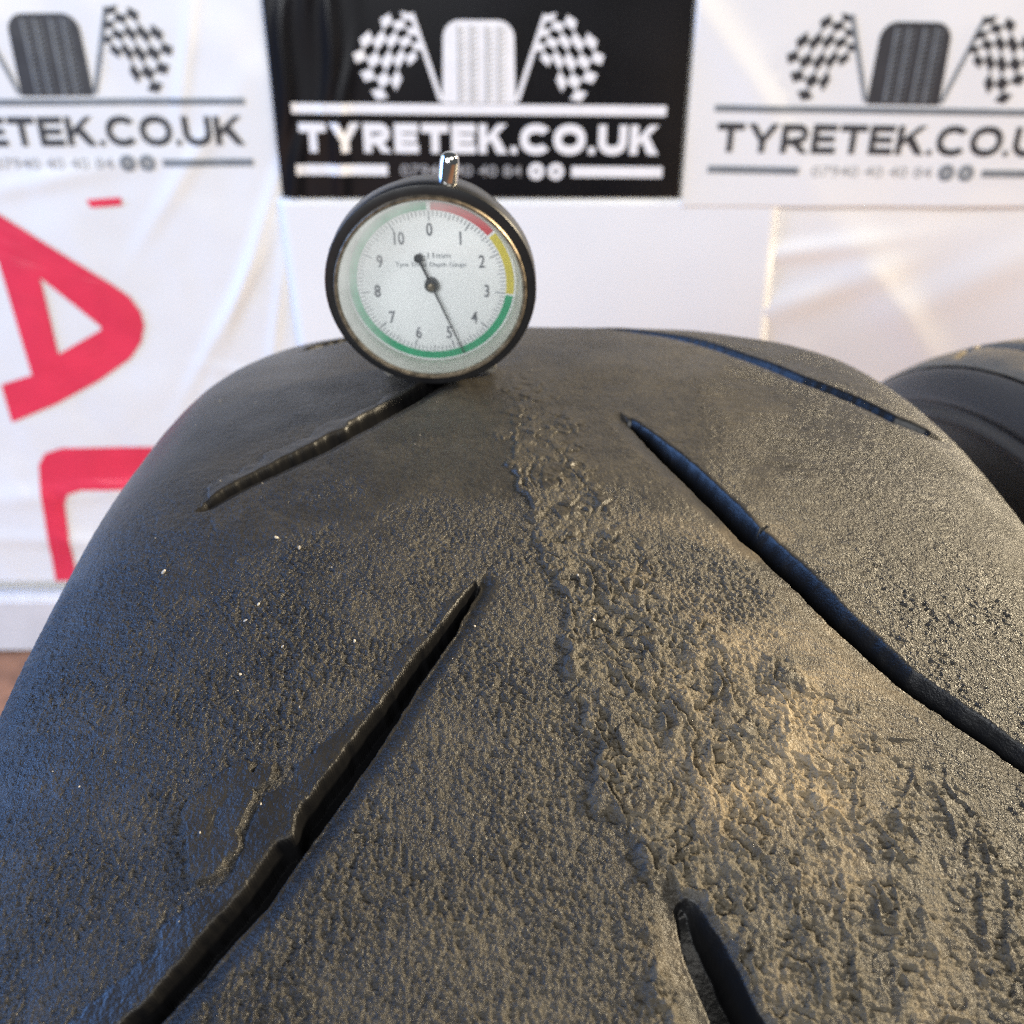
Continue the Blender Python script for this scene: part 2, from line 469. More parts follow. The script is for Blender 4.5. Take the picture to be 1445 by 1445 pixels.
def text_mesh(txt, size, bold=0.0, sx=1.0):
    cu = bpy.data.curves.new('lettering', 'FONT')
    cu.body = txt; cu.size = size; cu.offset = bold
    cu.align_x = 'CENTER'; cu.align_y = 'CENTER'
    cu.resolution_u = 3
    o = bpy.data.objects.new('lettering_source', cu)
    COL.objects.link(o)
    dg = bpy.context.evaluated_depsgraph_get(); dg.update()
    me = bpy.data.meshes.new_from_object(o.evaluated_get(dg))
    bpy.data.objects.remove(o); bpy.data.curves.remove(cu)
    co = np.zeros(len(me.vertices) * 3, np.float32); me.vertices.foreach_get('co', co)
    co = co.reshape(-1, 3)
    mid = (co.min(0) + co.max(0)) / 2
    co -= mid; co[:, 0] *= sx; co[:, 2] = 0
    me.vertices.foreach_set('co', co.ravel()); me.update()
    return me, co

def flag_shape(side):
    """wavy chequered flag: returns (filled checks, all outline strips, pole)"""
    def P(a, b):     # a: 0 at pole .. 1 fly end, b: 0 top .. 1 bottom
        top = [(-55, 74), (-70, 77), (-82, 70), (-96, 57), (-108, 51)]
        bot = [(-45, 42), (-56, 40), (-66, 24), (-74, 10), (-88, 7)]
        def ev(c):
            k = a * 4; i = min(int(k), 3); f = k - i
            return (c[i][0] * (1 - f) + c[i + 1][0] * f, c[i][1] * (1 - f) + c[i + 1][1] * f)
        t, u = ev(top), ev(bot)
        w = 4.0 * math.sin(b * math.pi) * (a - 0.2)
        return ((t[0] * (1 - b) + u[0] * b - w) * side, t[1] * (1 - b) + u[1] * b)
    n = 6
    cells = []
    for i in range(n):
        for j in range(n):
            if (i + j) % 2 == 0:
                g = .02
                cells.append([[P(i / n, j / n), P((i + 1) / n, j / n), P((i + 1) / n, (j + 1) / n), P(i / n, (j + 1) / n)]])
    pole = [[[(-57.5 * side, 74), (-54 * side, 75.5), (-31 * side, 8), (-34.5 * side, 6)]]]
    return cells, pole

def tyre_emblem():
    W = 30
    out = arc(W - 14, 56, 14, 14, 0, 90, 8) + arc(-W + 14, 56, 14, 14, 90, 180, 8)
    out = [(x * (1.0 if y > 40 else 1), y) for x, y in out]
    body = [(W + 1.5, 5)] + out + [(-W - 1.5, 5)]
    grooves = []
    for gx in (-17, -6.5, 6.5, 17):
        grooves.append([rect(gx - 0.9, gx + 0.9, 6, 66)])
        for k in range(14):
            y = 8 + k * 4.1
            grooves.append([[(gx + 1.6, y), (gx + 6.0, y + 1.6), (gx + 6.0, y + 2.5), (gx + 1.6, y + .9)]])
    return [[body]], grooves

def logo(root, D, ink, line_ink, small_ink, emblem_ink, emblem_groove, heavy, lo=-999):
    """the printed logo: lines, word, number, round icons, tyre and two flags"""
    th = 4.2 if heavy else 2.8
    D.poly('stripe', bar(-162.5, 162.5, -th, th, 60), line_ink, root)
    th2 = 4.6 if heavy else 3.2
    D.poly('stripe', bar(-163, -82, -51.5 - th2, -51.5 + th2, 18), line_ink, root)
    D.poly('stripe', bar(82, 163, -51.5 - th2, -51.5 + th2, 18), line_ink, root)
    for shapes in word('TYRETEK.CO.UK', -158, 158, -36.6, 24.6, 0.33 if heavy else 0.25):
        D.poly('letter', shapes, ink, root, cuts=2)
    me, co = text_mesh('07940 40 40 84', 13.5, 0.10 if heavy else 0.05)
    k = 108 / (co[:, 0].max() - co[:, 0].min())
    for v in me.vertices: v.co = D.place(v.co.x * k - 16.5, v.co.y - 51.5)
    obj('phone_number', me, small_ink, root)
    for cx in (50.5, 68):
        ring = arc(cx, -51.5, 7.2, 7.2, 0, 348, 26)
        D.poly('icon', [[ring, arc(cx, -51.5, 2.6, 2.6, 0, 330, 11)]], ink if heavy else line_ink, root)
        if cx < 60: D.poly('icon_mark', [[rect(cx - .8, cx + .8, -54, -49.5)]], ink if heavy else line_ink, root)
        else: D.poly('icon_mark', [[arc(cx, -51.5, 1.3, 1.3, 0, 330, 9)]], ink if heavy else line_ink, root)
    body, grooves = tyre_emblem()
    e = D.poly('tyre_emblem', body, emblem_ink, root, cuts=1)
    D.poly('emblem_tread', grooves, emblem_groove, e, lift=D.lift + 0.0005)
    for side in (1, -1):
        cells, pole = flag_shape(side)
        f = D.poly('flag', cells, ink, root)
        D.poly('flag_pole', pole, line_ink if not heavy else ink, f)
    
# big white plastic banner on the left, red letters turned on their side
root = empty('plastic_banner', (-0.5, YW, 0.088))
tag(root, 'creased white plastic banner at left with black logo and red letters on their side', 'banner')
root_loc = Matrix.Translation(root.location)
def adopt(root):
    for c in root.children:
        c.matrix_parent_inverse = root.matrix_basis.inverted()
sheet('banner_sheet', -0.95, -0.190, 0.086, 0.80, 'banner', M['sheet'], root, 260, 240)
D = Decal(-0.3955, 0.5862, rad(0.3), 'banner', 0.0012)
logo(root, D, M['print_black'], M['print_grey'], M['print_pale'], M['print_black'], M['print_grey'], False)
D = Decal(0, 0, 0, 'banner', 0.0020)
A_out = [(-560, 537), (-472, 490), (-380, 424), (-366, 412), (-358, 397), (-357, 383), (-363, 366), (-377, 349), (-412, 326), (-460, 301), (-509, 281), (-510, 322), (-477, 332), (-483, 447), (-520, 462), (-556, 480)]
A_in = [(-447, 431), (-400, 383), (-399, 379), (-446, 354)]
D.poly('red_letter', [[A_out, A_in]], M['print_red'], root, cuts=4)
C_out = [(-507, 88)] + [(-502, 150), (-496, 215), (-493, 232), (-484, 245), (-465, 251.5), (-380, 252.5), (-310, 251), (-285, 240), (-275, 215), (-272, 160), (-276, 88), (-305, 88), (-303, 150), (-308, 190), (-325, 203), (-398, 204), (-455, 203), (-470, 198), (-476, 185), (-480, 140), (-483, 88)]
D.poly('red_letter', [[C_out]], M['print_red'], root, cuts=3)
D.poly('red_dash', [[[(-388, 503), (-357, 505), (-356.5, 498), (-385, 496)]]], M['print_red'], root, cuts=1)
adopt(root)

# plain paper below the black sign
root = empty('paper_sheet', (0.02, YW, 0.12))
tag(root, 'plain white paper sheet hanging below the black sign', 'paper')
sheet('paper', -0.2125, 0.243, 0.10, 0.5045, 'paper', M['paper'], root, 60, 60, skew=-0.03)
adopt(root)

# crumpled sheet lower right
root = empty('crumpled_sheet', (0.5, YW, 0.12))
tag(root, 'crumpled white plastic sheet at right below the white logo poster', 'plastic sheet')
sheet('plastic', 0.215, 0.95, 0.10, 0.505, 'lower', M['sheet'], root, 220, 160, skew=-0.06)
adopt(root)

# white poster with black logo, right
root = empty('logo_poster', (0.33, YW, 0.4975))
tag(root, 'white poster with black tyre and flags logo, right of the black sign', 'poster')
sheet('poster_sheet', 0.1535, 0.52, 0.4975, 0.72, 'poster', M['sheet'], root, 160, 110)
D = Decal(0.3388, 0.5800, rad(-0.8), 'poster', 0.0012)
logo(root, D, M['print_black'], M['print_grey'], M['print_pale'], M['print_black'], M['print_grey'], False)
adopt(root)

# black sign
root = empty('black_sign', (-0.0285, YW, 0.5065))
tag(root, 'glossy black sign with white tyre and chequered flags logo behind the gauge', 'sign')
sheet('sign_panel', -0.2075, 0.1505, 0.5065, 0.705, 'sign', M['signblack'], root, 220, 120)
D = Decal(-0.0285, 0.5815, rad(-0.45), 'sign', 0.0018)
logo(root, D, M['print_white'], M['print_white'], M['print_pale'], M['print_white'], M['print_pale'], True)
adopt(root)

# ------------------------------------------------------------------ the big worn tyre
PX = np.array([0, 15, 30, 45, 60, 72, 82, 90, 95, 97.2, 98.2, 96.5, 90, 82, 77]) / 1000
PD = np.array([0, .1, .4, 1.2, 3.0, 5.2, 8.5, 14, 22.5, 31, 44, 60, 78, 90, 94]) / 1000
def make_profile(PX, PD, n=4000):
    X = np.concatenate([-PX[::-1], PX[1:]]); Dp = np.concatenate([PD[::-1], PD[1:]])
    pts = np.stack([X, Dp], 1); k = len(pts)
    t = np.linspace(0, k - 1, n); i = np.clip(t.astype(int), 0, k - 2); f = (t - i)[:, None]
    g = lambda j: pts[np.clip(j, 0, k - 1)]
    p0, p1, p2, p3 = g(i - 1), g(i), g(i + 1), g(i + 2)
    c = .5 * ((2 * p1) + (-p0 + p2) * f + (2 * p0 - 5 * p1 + 4 * p2 - p3) * f ** 2 + (-p0 + 3 * p1 - 3 * p2 + p3) * f ** 3)
    s = np.concatenate([[0], np.cumsum(np.hypot(*np.diff(c, axis=0).T))]); s -= s[-1] / 2
    return s * 1000, c[:, 0] * 1000, c[:, 1] * 1000
PS, PXX, PDD = make_profile(PX, PD)
MM = R * 1000 * math.pi / 180        # mm of tread per degree

# grooves: (angle deg, across mm, half width mm)
R1 = [(-0.4, 14.4, .9), (-3, 20.5, 2.2), (-5.7, 26.9, 2.4), (-7.6, 31.3, 2.4), (-9.6, 37.3, 2.3), (-11.2, 41.6, 2.2), (-13.3, 49, 2.0), (-15, 59, 1.8), (-15.7, 63, 1.6), (-17.3, 73, 1.4), (-18.5, 81, 1.0)]
R0 = [(18.6, 14.4, .9), (16.9, 23, 2.0), (13.2, 35.8, 2.2), (9.3, 46.9, 2.2), (5.8, 57.6, 2.0), (4.1, 66.2, 1.8), (2.3, 74.1, 1.6), (1.8, 80.5, 1.1)]
R2 = [(-19.8, 12.0, 1.6), (-20.6, 13.4, 2.6), (-22.1, 16.3, 2.9), (-24.0, 21, 2.8), (-26, 26.5, 2.5), (-29.3, 37.3, 2.3), (-33, 49, 2.0), (-35.4, 63, 1.6), (-38, 81, 1.0)]
L1 = [(-10.1, -15.4, .5), (-11.8, -19.4, 1.1), (-13.5, -24.4, 1.5), (-14.8, -27.9, 1.7), (-16.3, -32.2, 1.8), (-17.6, -36.1, 1.8), (-19.5, -41.8, 1.7), (-21, -48.2, 1.6), (-22, -52.6, 1.4), (-23.6, -65, .8)]
L0 = [(8.2, -15.6, .5), (6.3, -20.5, 1.2), (4.0, -25.9, 1.7), (1.8, -31.9, 1.8), (-0.3, -39.6, 1.7), (-2.0, -46.8, 1.5), (-3.1, -53.4, 1.2), (-4.2, -60.5, .8), (-5.2, -65.5, .35)]
LM = [(a + 18.2, s, w) for a, s, w in L0]
GR = [('r', R0, 5.5), ('r', R1, 6.0), ('r', R2, 6.2), ('l', L0, 5.2), ('l', L1, 5.6), ('n', [(-7.25, 34.2, .25), (-7.5, 32.2, .5), (-7.7, 29.6, .5)], 6.8), ('l', LM, 3.6)]
for k in range(1, 16):
    GR.append(('r', [(a + 19.5 * k, s, w) for a, s, w in R0], 4.4)) if k < 16 else None
for k in range(1, 16):
    GR.append(('l', [(a + 18.6 * k + .3, s, w) for a, s, w in LM], 4.2))
# soft scabs of melted rubber, outlines as (angle deg, across mm)
SCABS = [[(-16.39, -50.7), (-16.1, -47.9), (-15.95, -46.6), (-16.25, -44.9), (-15.9, -41.6), (-16.3, -41.2), (-17.0, -43.2), (-17.6, -44.3), (-18.2, -45.4), (-19.0, -48.6), (-18.95, -50.6), (-17.9, -52.8), (-17.0, -53.2)]]

def seg_field(U, S, pts):
    """signed clearance to a tapering polyline, the side of travel, run 0..1 and distance run in mm"""
    best = np.full(U.shape, 1e3, np.float32); side = np.zeros(U.shape, np.float32)
    run = np.zeros(U.shape, np.float32); mm = np.zeros(U.shape, np.float32); wid = np.ones(U.shape, np.float32)
    n = len(pts) - 1; acc = 0.0
    for k in range(n):
        (a0, s0, w0), (a1, s1, w1) = pts[k], pts[k + 1]
        ax, ay, bx, by = a0 * MM, s0, a1 * MM, s1
        dx, dy = bx - ax, by - ay
        L2 = dx * dx + dy * dy
        t = np.clip(((U - ax) * dx + (S - ay) * dy) / L2, 0, 1)
        ex, ey = U - ax - t * dx, S - ay - t * dy
        d = np.hypot(ex, ey) - (w0 + (w1 - w0) * t)
        m = d < best
        best = np.where(m, d, best)
        side = np.where(m, np.sign(dx * ey - dy * ex), side)
        run = np.where(m, (k + t) / n, run)
        wid = np.where(m, w0 + (w1 - w0) * t, wid)
        mm = np.where(m, acc + t * math.sqrt(L2), mm)
        acc += math.sqrt(L2)
    return best, side, run, mm, wid

def poly_field(U, S, pts):
    """signed distance to a closed outline (negative inside)"""
    P = [(a * MM, s) for a, s in pts]
    d = np.full(U.shape, 1e6, np.float32); ins = np.zeros(U.shape, bool)
    for (ax, ay), (bx, by) in zip(P, P[1:] + P[:1]):
        dx, dy = bx - ax, by - ay
        t = np.clip(((U - ax) * dx + (S - ay) * dy) / (dx * dx + dy * dy), 0, 1)
        d = np.minimum(d, np.hypot(U - ax - t * dx, S - ay - t * dy))
        c = ((ay > S) != (by > S)) & (U < (bx - ax) * (S - ay) / (by - ay + 1e-9) + ax)
        ins ^= c
    return np.where(ins, -d, d)

def tread_height(TH, S):
    """worn surface of the tread: height in mm, plus material masks"""
    U = (TH * MM).astype(np.float32); S = S.astype(np.float32)
    H = np.zeros(U.shape, np.float32)
    smooth = np.zeros(U.shape, np.float32)          # 1 = melted smooth, no grain
    inside = np.zeros(U.shape, np.float32)          # 1 = inside a groove
    matte = np.zeros(U.shape, np.float32)
    w1 = fbm(U / 9, S / 9, 3, 3); w2 = fbm(U / 9 + 40, S / 9, 3, 8)
    wn = perlin(U / 2.3, S / 2.3, 77)
    wf = perlin(U / .95, S / .95, 79)
    # ---- large unevenness
    H += 0.22 * fbm(U / 34, S / 26, 3, 1)
    # ---- grooves, their rolled lips and chamfers
    groove = np.zeros(U.shape, np.float32)
    for typ, pts, dep in GR:
        us = [p[0] * MM for p in pts]; ss = [p[1] for p in pts]
        m = (U > min(us) - 22) & (U < max(us) + 22) & (S > min(ss) - 22) & (S < max(ss) + 22)
        if not m.any(): continue
        u, s = U[m], S[m]
        wob = 0.24 * wn[m] + 0.18 * w2[m] + 0.07 * wf[m]
        sd, side, run, mm, wid = seg_field(u, s, pts)
        if typ == 'l':
            sd = sd + wob * np.where(side > 0, 1.1, .6)      # ragged upper edge
            if pts is L1: sd = sd + 1.3 * np.exp(-((u + 18.0 * MM) ** 2 + (s + 38.2) ** 2) / 2.6) * (side > 0)
            if pts is L0: sd = sd + 1.0 * np.exp(-((u + .9 * MM) ** 2 + (s + 43.5) ** 2) / 3.0) * (side > 0)
        else:
            sd = sd + wob * 0.6
        slope = np.where((typ == 'r') & (side < 0), np.minimum(2.0, .9 * wid), .62)
        d = dep * np.clip((0.06 - sd) / (slope + .06), 0, 1) ** 1.15 * (1 - .65 * np.exp(-mm / 3.5))
        # broad rounded shoulders of the groove
        if typ == 'n':
            ch = 0 * sd; sm = sstep(.4, 0, sd); lip = 0
        elif typ == 'r':
            near = (side > 0)                       # the side towards the centre line
            ch = np.where(near, 0.75 * sstep(4.5, 0, sd), 0.10 * sstep(.5, 0, sd))
            late = sstep(0.45, 0.75, run) * near
            ch = ch + late * 0.25 * sstep(7, 0, sd)
            sm = np.where(near, sstep(4.5, 1.5, sd) * (1 - .75 * late), sstep(1.3, 0.3, sd))
            lip = 0
        else:
            near = (side < 0)
            lw = 2.2 + 1.9 * sstep(.25, .6, run) + 1.9 * w1[m]
            lw = lw * sstep(-0.02, 0.12, run) * sstep(1.0, .93, run)
            up = (~near) if True else near
            lip = np.where(up, 0.55 * sstep(lw + .35, lw - .35, sd) * (0.75 + .25 * np.cos(np.clip(sd / np.maximum(lw, .3), 0, 1) * 3)), 0)
            ch = np.where(up, 0.14 * sstep(.5, -.2, sd), 0.90 * sstep(2.9, 0, sd) - .16 * np.exp(-((sd - .2) / .3) ** 2))
            sm = np.where(up, sstep(lw + .4, lw - .2, sd), sstep(4.2 + 1.2 * w1[m], 2.0, sd))
        H[m] += lip - ch * sstep(-.9, 0, sd)
        groove[m] = np.maximum(groove[m], d)
        smooth[m] = np.maximum(smooth[m], np.clip(sm, 0, 1))
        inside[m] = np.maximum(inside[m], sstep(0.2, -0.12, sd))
        if typ == 'l': matte[m] = np.maximum(matte[m], sstep(.25, -.05, sd))
    H -= groove
    # ---- scabs
    scab = np.zeros(U.shape, np.float32)
    for pts in SCABS:
        us = [p[0] * MM for p in pts]; ss = [p[1] for p in pts]
        m = (U > min(us) - 6) & (U < max(us) + 6) & (S > min(ss) - 6) & (S < max(ss) + 6)
        if not m.any(): continue
        sd = poly_field(U[m], S[m], pts) + 1.3 * w1[m] + .7 * wn[m] + .25 * wf[m]
        H[m] += 0.60 * sstep(.15, -.25, sd) - 0.28 * sstep(-1.5, -5.0, sd)
        smooth[m] = np.maximum(smooth[m], .8 * sstep(.2, -.4, sd))
        scab[m] = np.maximum(scab[m], sstep(.2, -.4, sd))
    free = 1 - smooth
    # ---- torn band down the middle, widening towards the camera
    a = TH
    left = np.interp(a, [-40, -22, -19, -15, -10, -6, -2, 4, 10, 30], [9, 8, 6, 0.5, -3, -7, -10, -10, -8, -5])
    right = np.interp(a, [-40, -22, -18, -15, -11, -7, -3, 2, 8, 30], [62, 62, 60, 42, 20, 12, 6, 3, 1, 0])
    strength = np.interp(a, [-40, -20, -12, -5, 0, 6, 30], [1.0, 1.0, .95, .7, .38, .12, .1])
    warp = 3.2 * w1
    band = sstep(-1.2, 0.8, S - left + warp) * sstep(2, -7, S - right + 4 * w2) * strength * free * (1 - inside)
    # overlapping flakes, their steps facing the left side and the camera
    def flakes(L, ampl, seed, dirx, diry, warpk):
        ph = (U * dirx + S * diry) / L + warpk * fbm(U / (L * 1.15), S / (L * 1.0), 3, seed)
        fr = ph - np.floor(ph)
        return ampl * (np.where(fr < .955, (1 - fr / .955) ** 0.7, (fr - .955) / .045) - .45)
    cell = sstep(-.25, .12, fbm(U / 7, S / 6, 2, 91))
    cell2 = sstep(-.05, .3, fbm(U / 11, S / 9, 2, 93))
    fl = flakes(6.2, 0.95, 51, -.30, -.95, 1.25) * (.35 + .65 * cell) + flakes(2.6, 0.24, 57, -.50, -.86, 1.2) * (.3 + .7 * cell2)
    # isolated smooth islands and worm-like ridges
    isl = sstep(.16, .24, fbm(U / 6.5 + .2 * w1, S / 4.6, 2, 61) + .06 * wn)
    worm = 1 - np.abs(fbm(U / 8.5 + .35 * w2, S / 5.2, 2, 67)) / .085
    worm = np.clip(worm, 0, 1) ** .7
    wmask = sstep(18, 30, S) * sstep(-13, -17, a)
    crumb = .13 * (np.abs(fbm(U / 1.7, S / 1.6, 2, 141)) - .25)
    cracks = np.clip(1 - np.abs(fbm(U / 3.4 + .3 * wn, S / 3.8, 2, 71)) / .055, 0, 1)
    H += band * (fl * (1 - .55 * wmask) + .36 * isl * (1 - wmask) + crumb * (1 - .7 * isl) + .55 * worm * wmask * (.4 + .6 * cell) - .36 * cracks * (1 - .6 * isl))
    # row of bigger ragged steps along the left edge of the band
    e = S - left + warp + 1.2 * wn
    H += strength * free * (1 - inside) * .46 * np.exp(-np.clip(e, 0, 40) / 3.0) * sstep(-.35, .2, e)
    # ---- grain
    calm = sstep(-38, -70, S) * .30 + sstep(2, 16, a) * sstep(10, -20, S) * .45
    calm = calm + .55 * sstep(-11, 0, a) * (1 - .6 * sstep(25, 45, S))
    amp = (1 + .55 * sstep(-4, -11, a)) * (1 - np.clip(calm, 0, .8)) * (1 - .66 * smooth) * (1 - .55 * inside)
    amp = amp * (1 - .5 * isl * np.clip(band * 2, 0, 1)) * (.75 + .5 * sstep(-.4, .5, fbm(U / 16, S / 13, 2, 81)))
    rgt = sstep(30, 50, S)
    g1 = fbm(U / 1.7, S / (1.7 + .9 * rgt), 2, 101) * .10
    g2 = (worley(U / .62, S / (.62 + .35 * rgt), 107) - .5) * .25 + (worley(U / 1.25 + 3, S / (1.25 + .6 * rgt), 109) - .5) * .15 * (1 - .5 * np.clip(band, 0, 1))
    pits = -np.clip(perlin(U / 1.1, S / 1.3, 113) - .42, 0, 1) * .18 * (1 - .8 * rgt)
    H += amp * (g1 + g2 + pits)
    # faint tearing lines that run round the tyre, left of centre
    H += .05 * amp * sstep(4, -4, S) * sstep(-9, -14, a) * perlin(U / 6.0, S / .85, 121)
    # ---- masks for the material
    dust = .12 + .24 * sstep(-48, -5, S + 5 * w1) + .24 * sstep(-5, 40, S + 5 * w1) - .34 * sstep(34, 60, S) + .22 * sstep(-30, 0, S) * sstep(-6, -2, a) * 0
    dust = dust + .46 * np.clip(band, 0, 1) + .10 * sstep(.0, .3, w2)
    dust = dust * (1 - .35 * sstep(-9, -1, a)) * (1 - .30 * sstep(34, 56, S))
    dust = dust * (1 - .45 * isl * np.clip(band, 0, 1)) * (1 - .25 * cracks * np.clip(band, 0, 1))
    dust = dust * (1 - .50 * smooth * (1 - .55 * rgt)) * (1 - .98 * inside)
    dust = np.maximum(dust, .10 * scab)
    lump = np.exp(-(((U - -14.0 * MM) / 13) ** 2 + ((S - 31) / 12) ** 2)) * (.6 + .8 * w2)
    lump2 = np.exp(-(((U - -17.0 * MM) / 6) ** 2 + ((S - 26) / 12) ** 2)) * .6
    rust = np.clip(lump + lump2 + .30 * sstep(.05, .5, fbm(U / 12, S / 12, 2, 131)) * sstep(0, 20, S) * sstep(52, 36, S) * sstep(-4, -10, a), 0, 1) * (1 - inside)
    grain = np.clip(amp, .06, 1.3)
    return H, np.clip(dust, 0, 1), grain, rust * .95, inside, matte

# rows: fine where the picture looks, coarser round the back
r1 = np.linspace(-27.0, -8.0, 560, endpoint=False)
r2 = np.linspace(-8.0, 6.0, 300, endpoint=False)
r3 = np.linspace(6.0, 24.0, 210, endpoint=False)
r4 = np.linspace(24.0, 333.0, 330, endpoint=False)
rows = np.concatenate([r1, r2, r3, r4])
cols = np.concatenate([np.linspace(-112, -86, 60, endpoint=False), np.linspace(-86, 78, 780, endpoint=False), np.linspace(78, 112, 100)])
TH, SS = np.meshgrid(rows, cols, indexing='ij')
HH, dust, grain, rust, inside_, matte_ = tread_height(TH, SS)
edge = sstep(112, 104, np.abs(SS))
HH = HH * edge
px = np.interp(cols, PS, PXX); pr = R * 1000 - np.interp(cols, PS, PDD)
tx = np.gradient(px, cols); tr = np.gradient(pr, cols)
ln = np.hypot(tx, tr); nx, nr = -tr / ln, tx / ln
Xs = px[None] + HH * nx[None]
Rs = pr[None] + HH * nr[None]
a = np.radians(TH)
P = np.stack([Xs, Rs * np.sin(a), Rs * np.cos(a)], -1) / 1000
tyre = empty('worn_tyre', (X0, 0, 0))
tag(tyre, 'large worn motorcycle tyre with slanted grooves and torn rubber, carrying the gauge', 'tyre')
me = grid_mesh('tread', P, wrap_rows=True, flip=True)
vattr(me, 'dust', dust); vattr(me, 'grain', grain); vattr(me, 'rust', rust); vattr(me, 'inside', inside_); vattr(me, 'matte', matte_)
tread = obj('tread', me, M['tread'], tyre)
tread.location = (0, 0, R)

def ring_part(name, prof, mat, parent, cz, seg=240):
    """prof: list of (x, r) in metres revolved about the tyre axle"""
    t = np.linspace(0, 2 * np.pi, seg, endpoint=False)
    pr_ = np.array(prof)
    Pq = np.stack([np.repeat(pr_[None, :, 0], seg, 0), pr_[None, :, 1] * np.sin(t)[:, None], pr_[None, :, 1] * np.cos(t)[:, None]], -1)
    me = grid_mesh(name, Pq, wrap_rows=True, flip=True)
    o = obj(name, me, mat, parent)
    o.location = (0, 0, cz)
    return o

def wall_profile(sgn, s0, PS, PXX, PDD, Rmm):
    s = np.linspace(s0, PS[-1], 40)
    return [(sgn * float(np.interp(q, PS, PXX)) / 1000, (Rmm - float(np.interp(q, PS, PDD))) / 1000) for q in s]
for sgn in (-1, 1):
    pf = wall_profile(sgn, 111.5, PS, PXX, PDD, 315)
    last = pf[-1]
    inner = [(sgn * 0.066, 0.2165), (sgn * 0.070, 0.226), (sgn * 0.082, 0.246), (sgn * 0.088, 0.270), (sgn * 0.082, 0.292), (sgn * 0.05, 0.301), (0, 0.303)]
    pf = pf + inner
    if sgn > 0: pf = pf[::-1]
    ring_part('sidewall', pf if sgn > 0 else pf[::-1], M['side'], tyre, R)
    rx = float(np.interp(150, PS, PXX)) / 1000; rr = (315 - float(np.interp(150, PS, PDD))) / 1000
    c = [(sgn * (rx - .0006 + .0016 * math.cos(q)), rr + .0018 * math.sin(q)) for q in np.linspace(0, 2 * math.pi, 9)]
    ring_part('sidewall_rib', c, M['side'], tyre, R)
    c = [(sgn * (.0775 + .005 * math.cos(q)), .2185 + .0045 * math.sin(q)) for q in np.linspace(0, 2 * math.pi, 13)]
    ring_part('bead', c, M['side'], tyre, R)

# ------------------------------------------------------------------ the second tyre, right
PX2 = np.array([0, 12, 24, 36, 46, 54, 60, 64, 66, 67, 66, 60, 52]) / 1000
PD2 = np.array([0, .3, 1.1, 2.8, 5.6, 9.5, 14.5, 21, 30, 44, 58, 72, 80]) / 1000
S2, X2, D2 = make_profile(PX2, PD2, 2000)
R2R = 0.309
t2 = empty('second_tyre', (0.206, 0.030, 0))
tag(t2, 'second tyre with smooth dark sidewall standing at the right behind the worn one', 'tyre')
def tyre2_part(name, s0, s1, mat, dh=lambda s, t: 0 * s, seg=360, n=120):
    s = np.linspace(s0, s1, n); t = np.linspace(0, 2 * np.pi, seg, endpoint=False)
    x = np.interp(s, S2, X2); r = R2R * 1000 - np.interp(s, S2, D2)
    tx = np.gradient(x, s); tr = np.gradient(r, s); l = np.hypot(tx, tr)
    T, Sg = np.meshgrid(t, s, indexing='ij')
    h = dh(Sg, T)
    Xq = x[None] - tr[None] / l * h; Rq = r[None] + tx[None] / l * h
    me = grid_mesh(name, np.stack([Xq, Rq * np.sin(T), Rq * np.cos(T)], -1) / 1000, wrap_rows=True, flip=True)
    o = obj(name, me, mat, t2); o.location = (0, 0, R2R)
    return o
def tread2(s, t):
    u = t * R2R * 1000
    h = .15 * fbm(u / 9, s / 9, 3, 201) + .05 * perlin(u / 1.6, s / 1.6, 205)
    for c in (-42, -14, 14, 42): h = h - 4.5 * sstep(3.2, 1.8, np.abs(s - c + 1.0 * np.sin(u / 30)))
    v = (u + np.abs(s) * 1.2) % 52
    h = h - 4.0 * sstep(2.2, 1.2, np.abs(v - 26)) * sstep(8, 12, np.abs(s)) * sstep(54, 50, np.abs(s))
    return h
tyre2_part('tread', -58, 58, M['tread2'], tread2, 1200, 200)
def side2(s, t):
    h = -1.1 * np.exp(-((np.abs(s) - 74) / 1.3) ** 2) + .9 * np.exp(-((np.abs(s) - 77) / 1.6) ** 2)
    h = h - .7 * np.exp(-((np.abs(s) - 96) / 1.2) ** 2) + .6 * np.exp(-((np.abs(s) - 99) / 1.5) ** 2)
    return h + 1.1 * sstep(59.5, 57.6, np.abs(s)) * -1
tyre2_part('sidewall', S2[0], -57.7, M['side2'], side2, 360, 200)
tyre2_part('sidewall', 57.7, S2[-1], M['side2'], side2, 360, 160)
c = [(0.0 + .046 * math.copysign(1, math.cos(q)) * abs(math.cos(q)) ** .4, .226 + .004 * math.sin(q)) for q in np.linspace(0, 2 * math.pi, 25)]
ring_part('inner_lining', [(-.052, .222), (-.058, .232), (-.061, .25), (-.058, .272), (-.04, .288), (0, .293), (.04, .288), (.058, .272), (.061, .25), (.058, .232), (.052, .222)], M['side2'], t2, R2R)

# ------------------------------------------------------------------ the depth gauge
GX, GY, GZ = -0.0170, 0.0198, 0.6520
G = empty('depth_gauge', (GX, GY, GZ - 0.0228), (rad(5.5), 0, 0))
G.scale = (0.97, 0.97, 0.97)
tag(G, 'round black tread depth gauge with white dial standing on the worn tyre', 'gauge')
RG = 0.0228
def gpart(o):
    o.location = (0, 0, 0.0226); return o
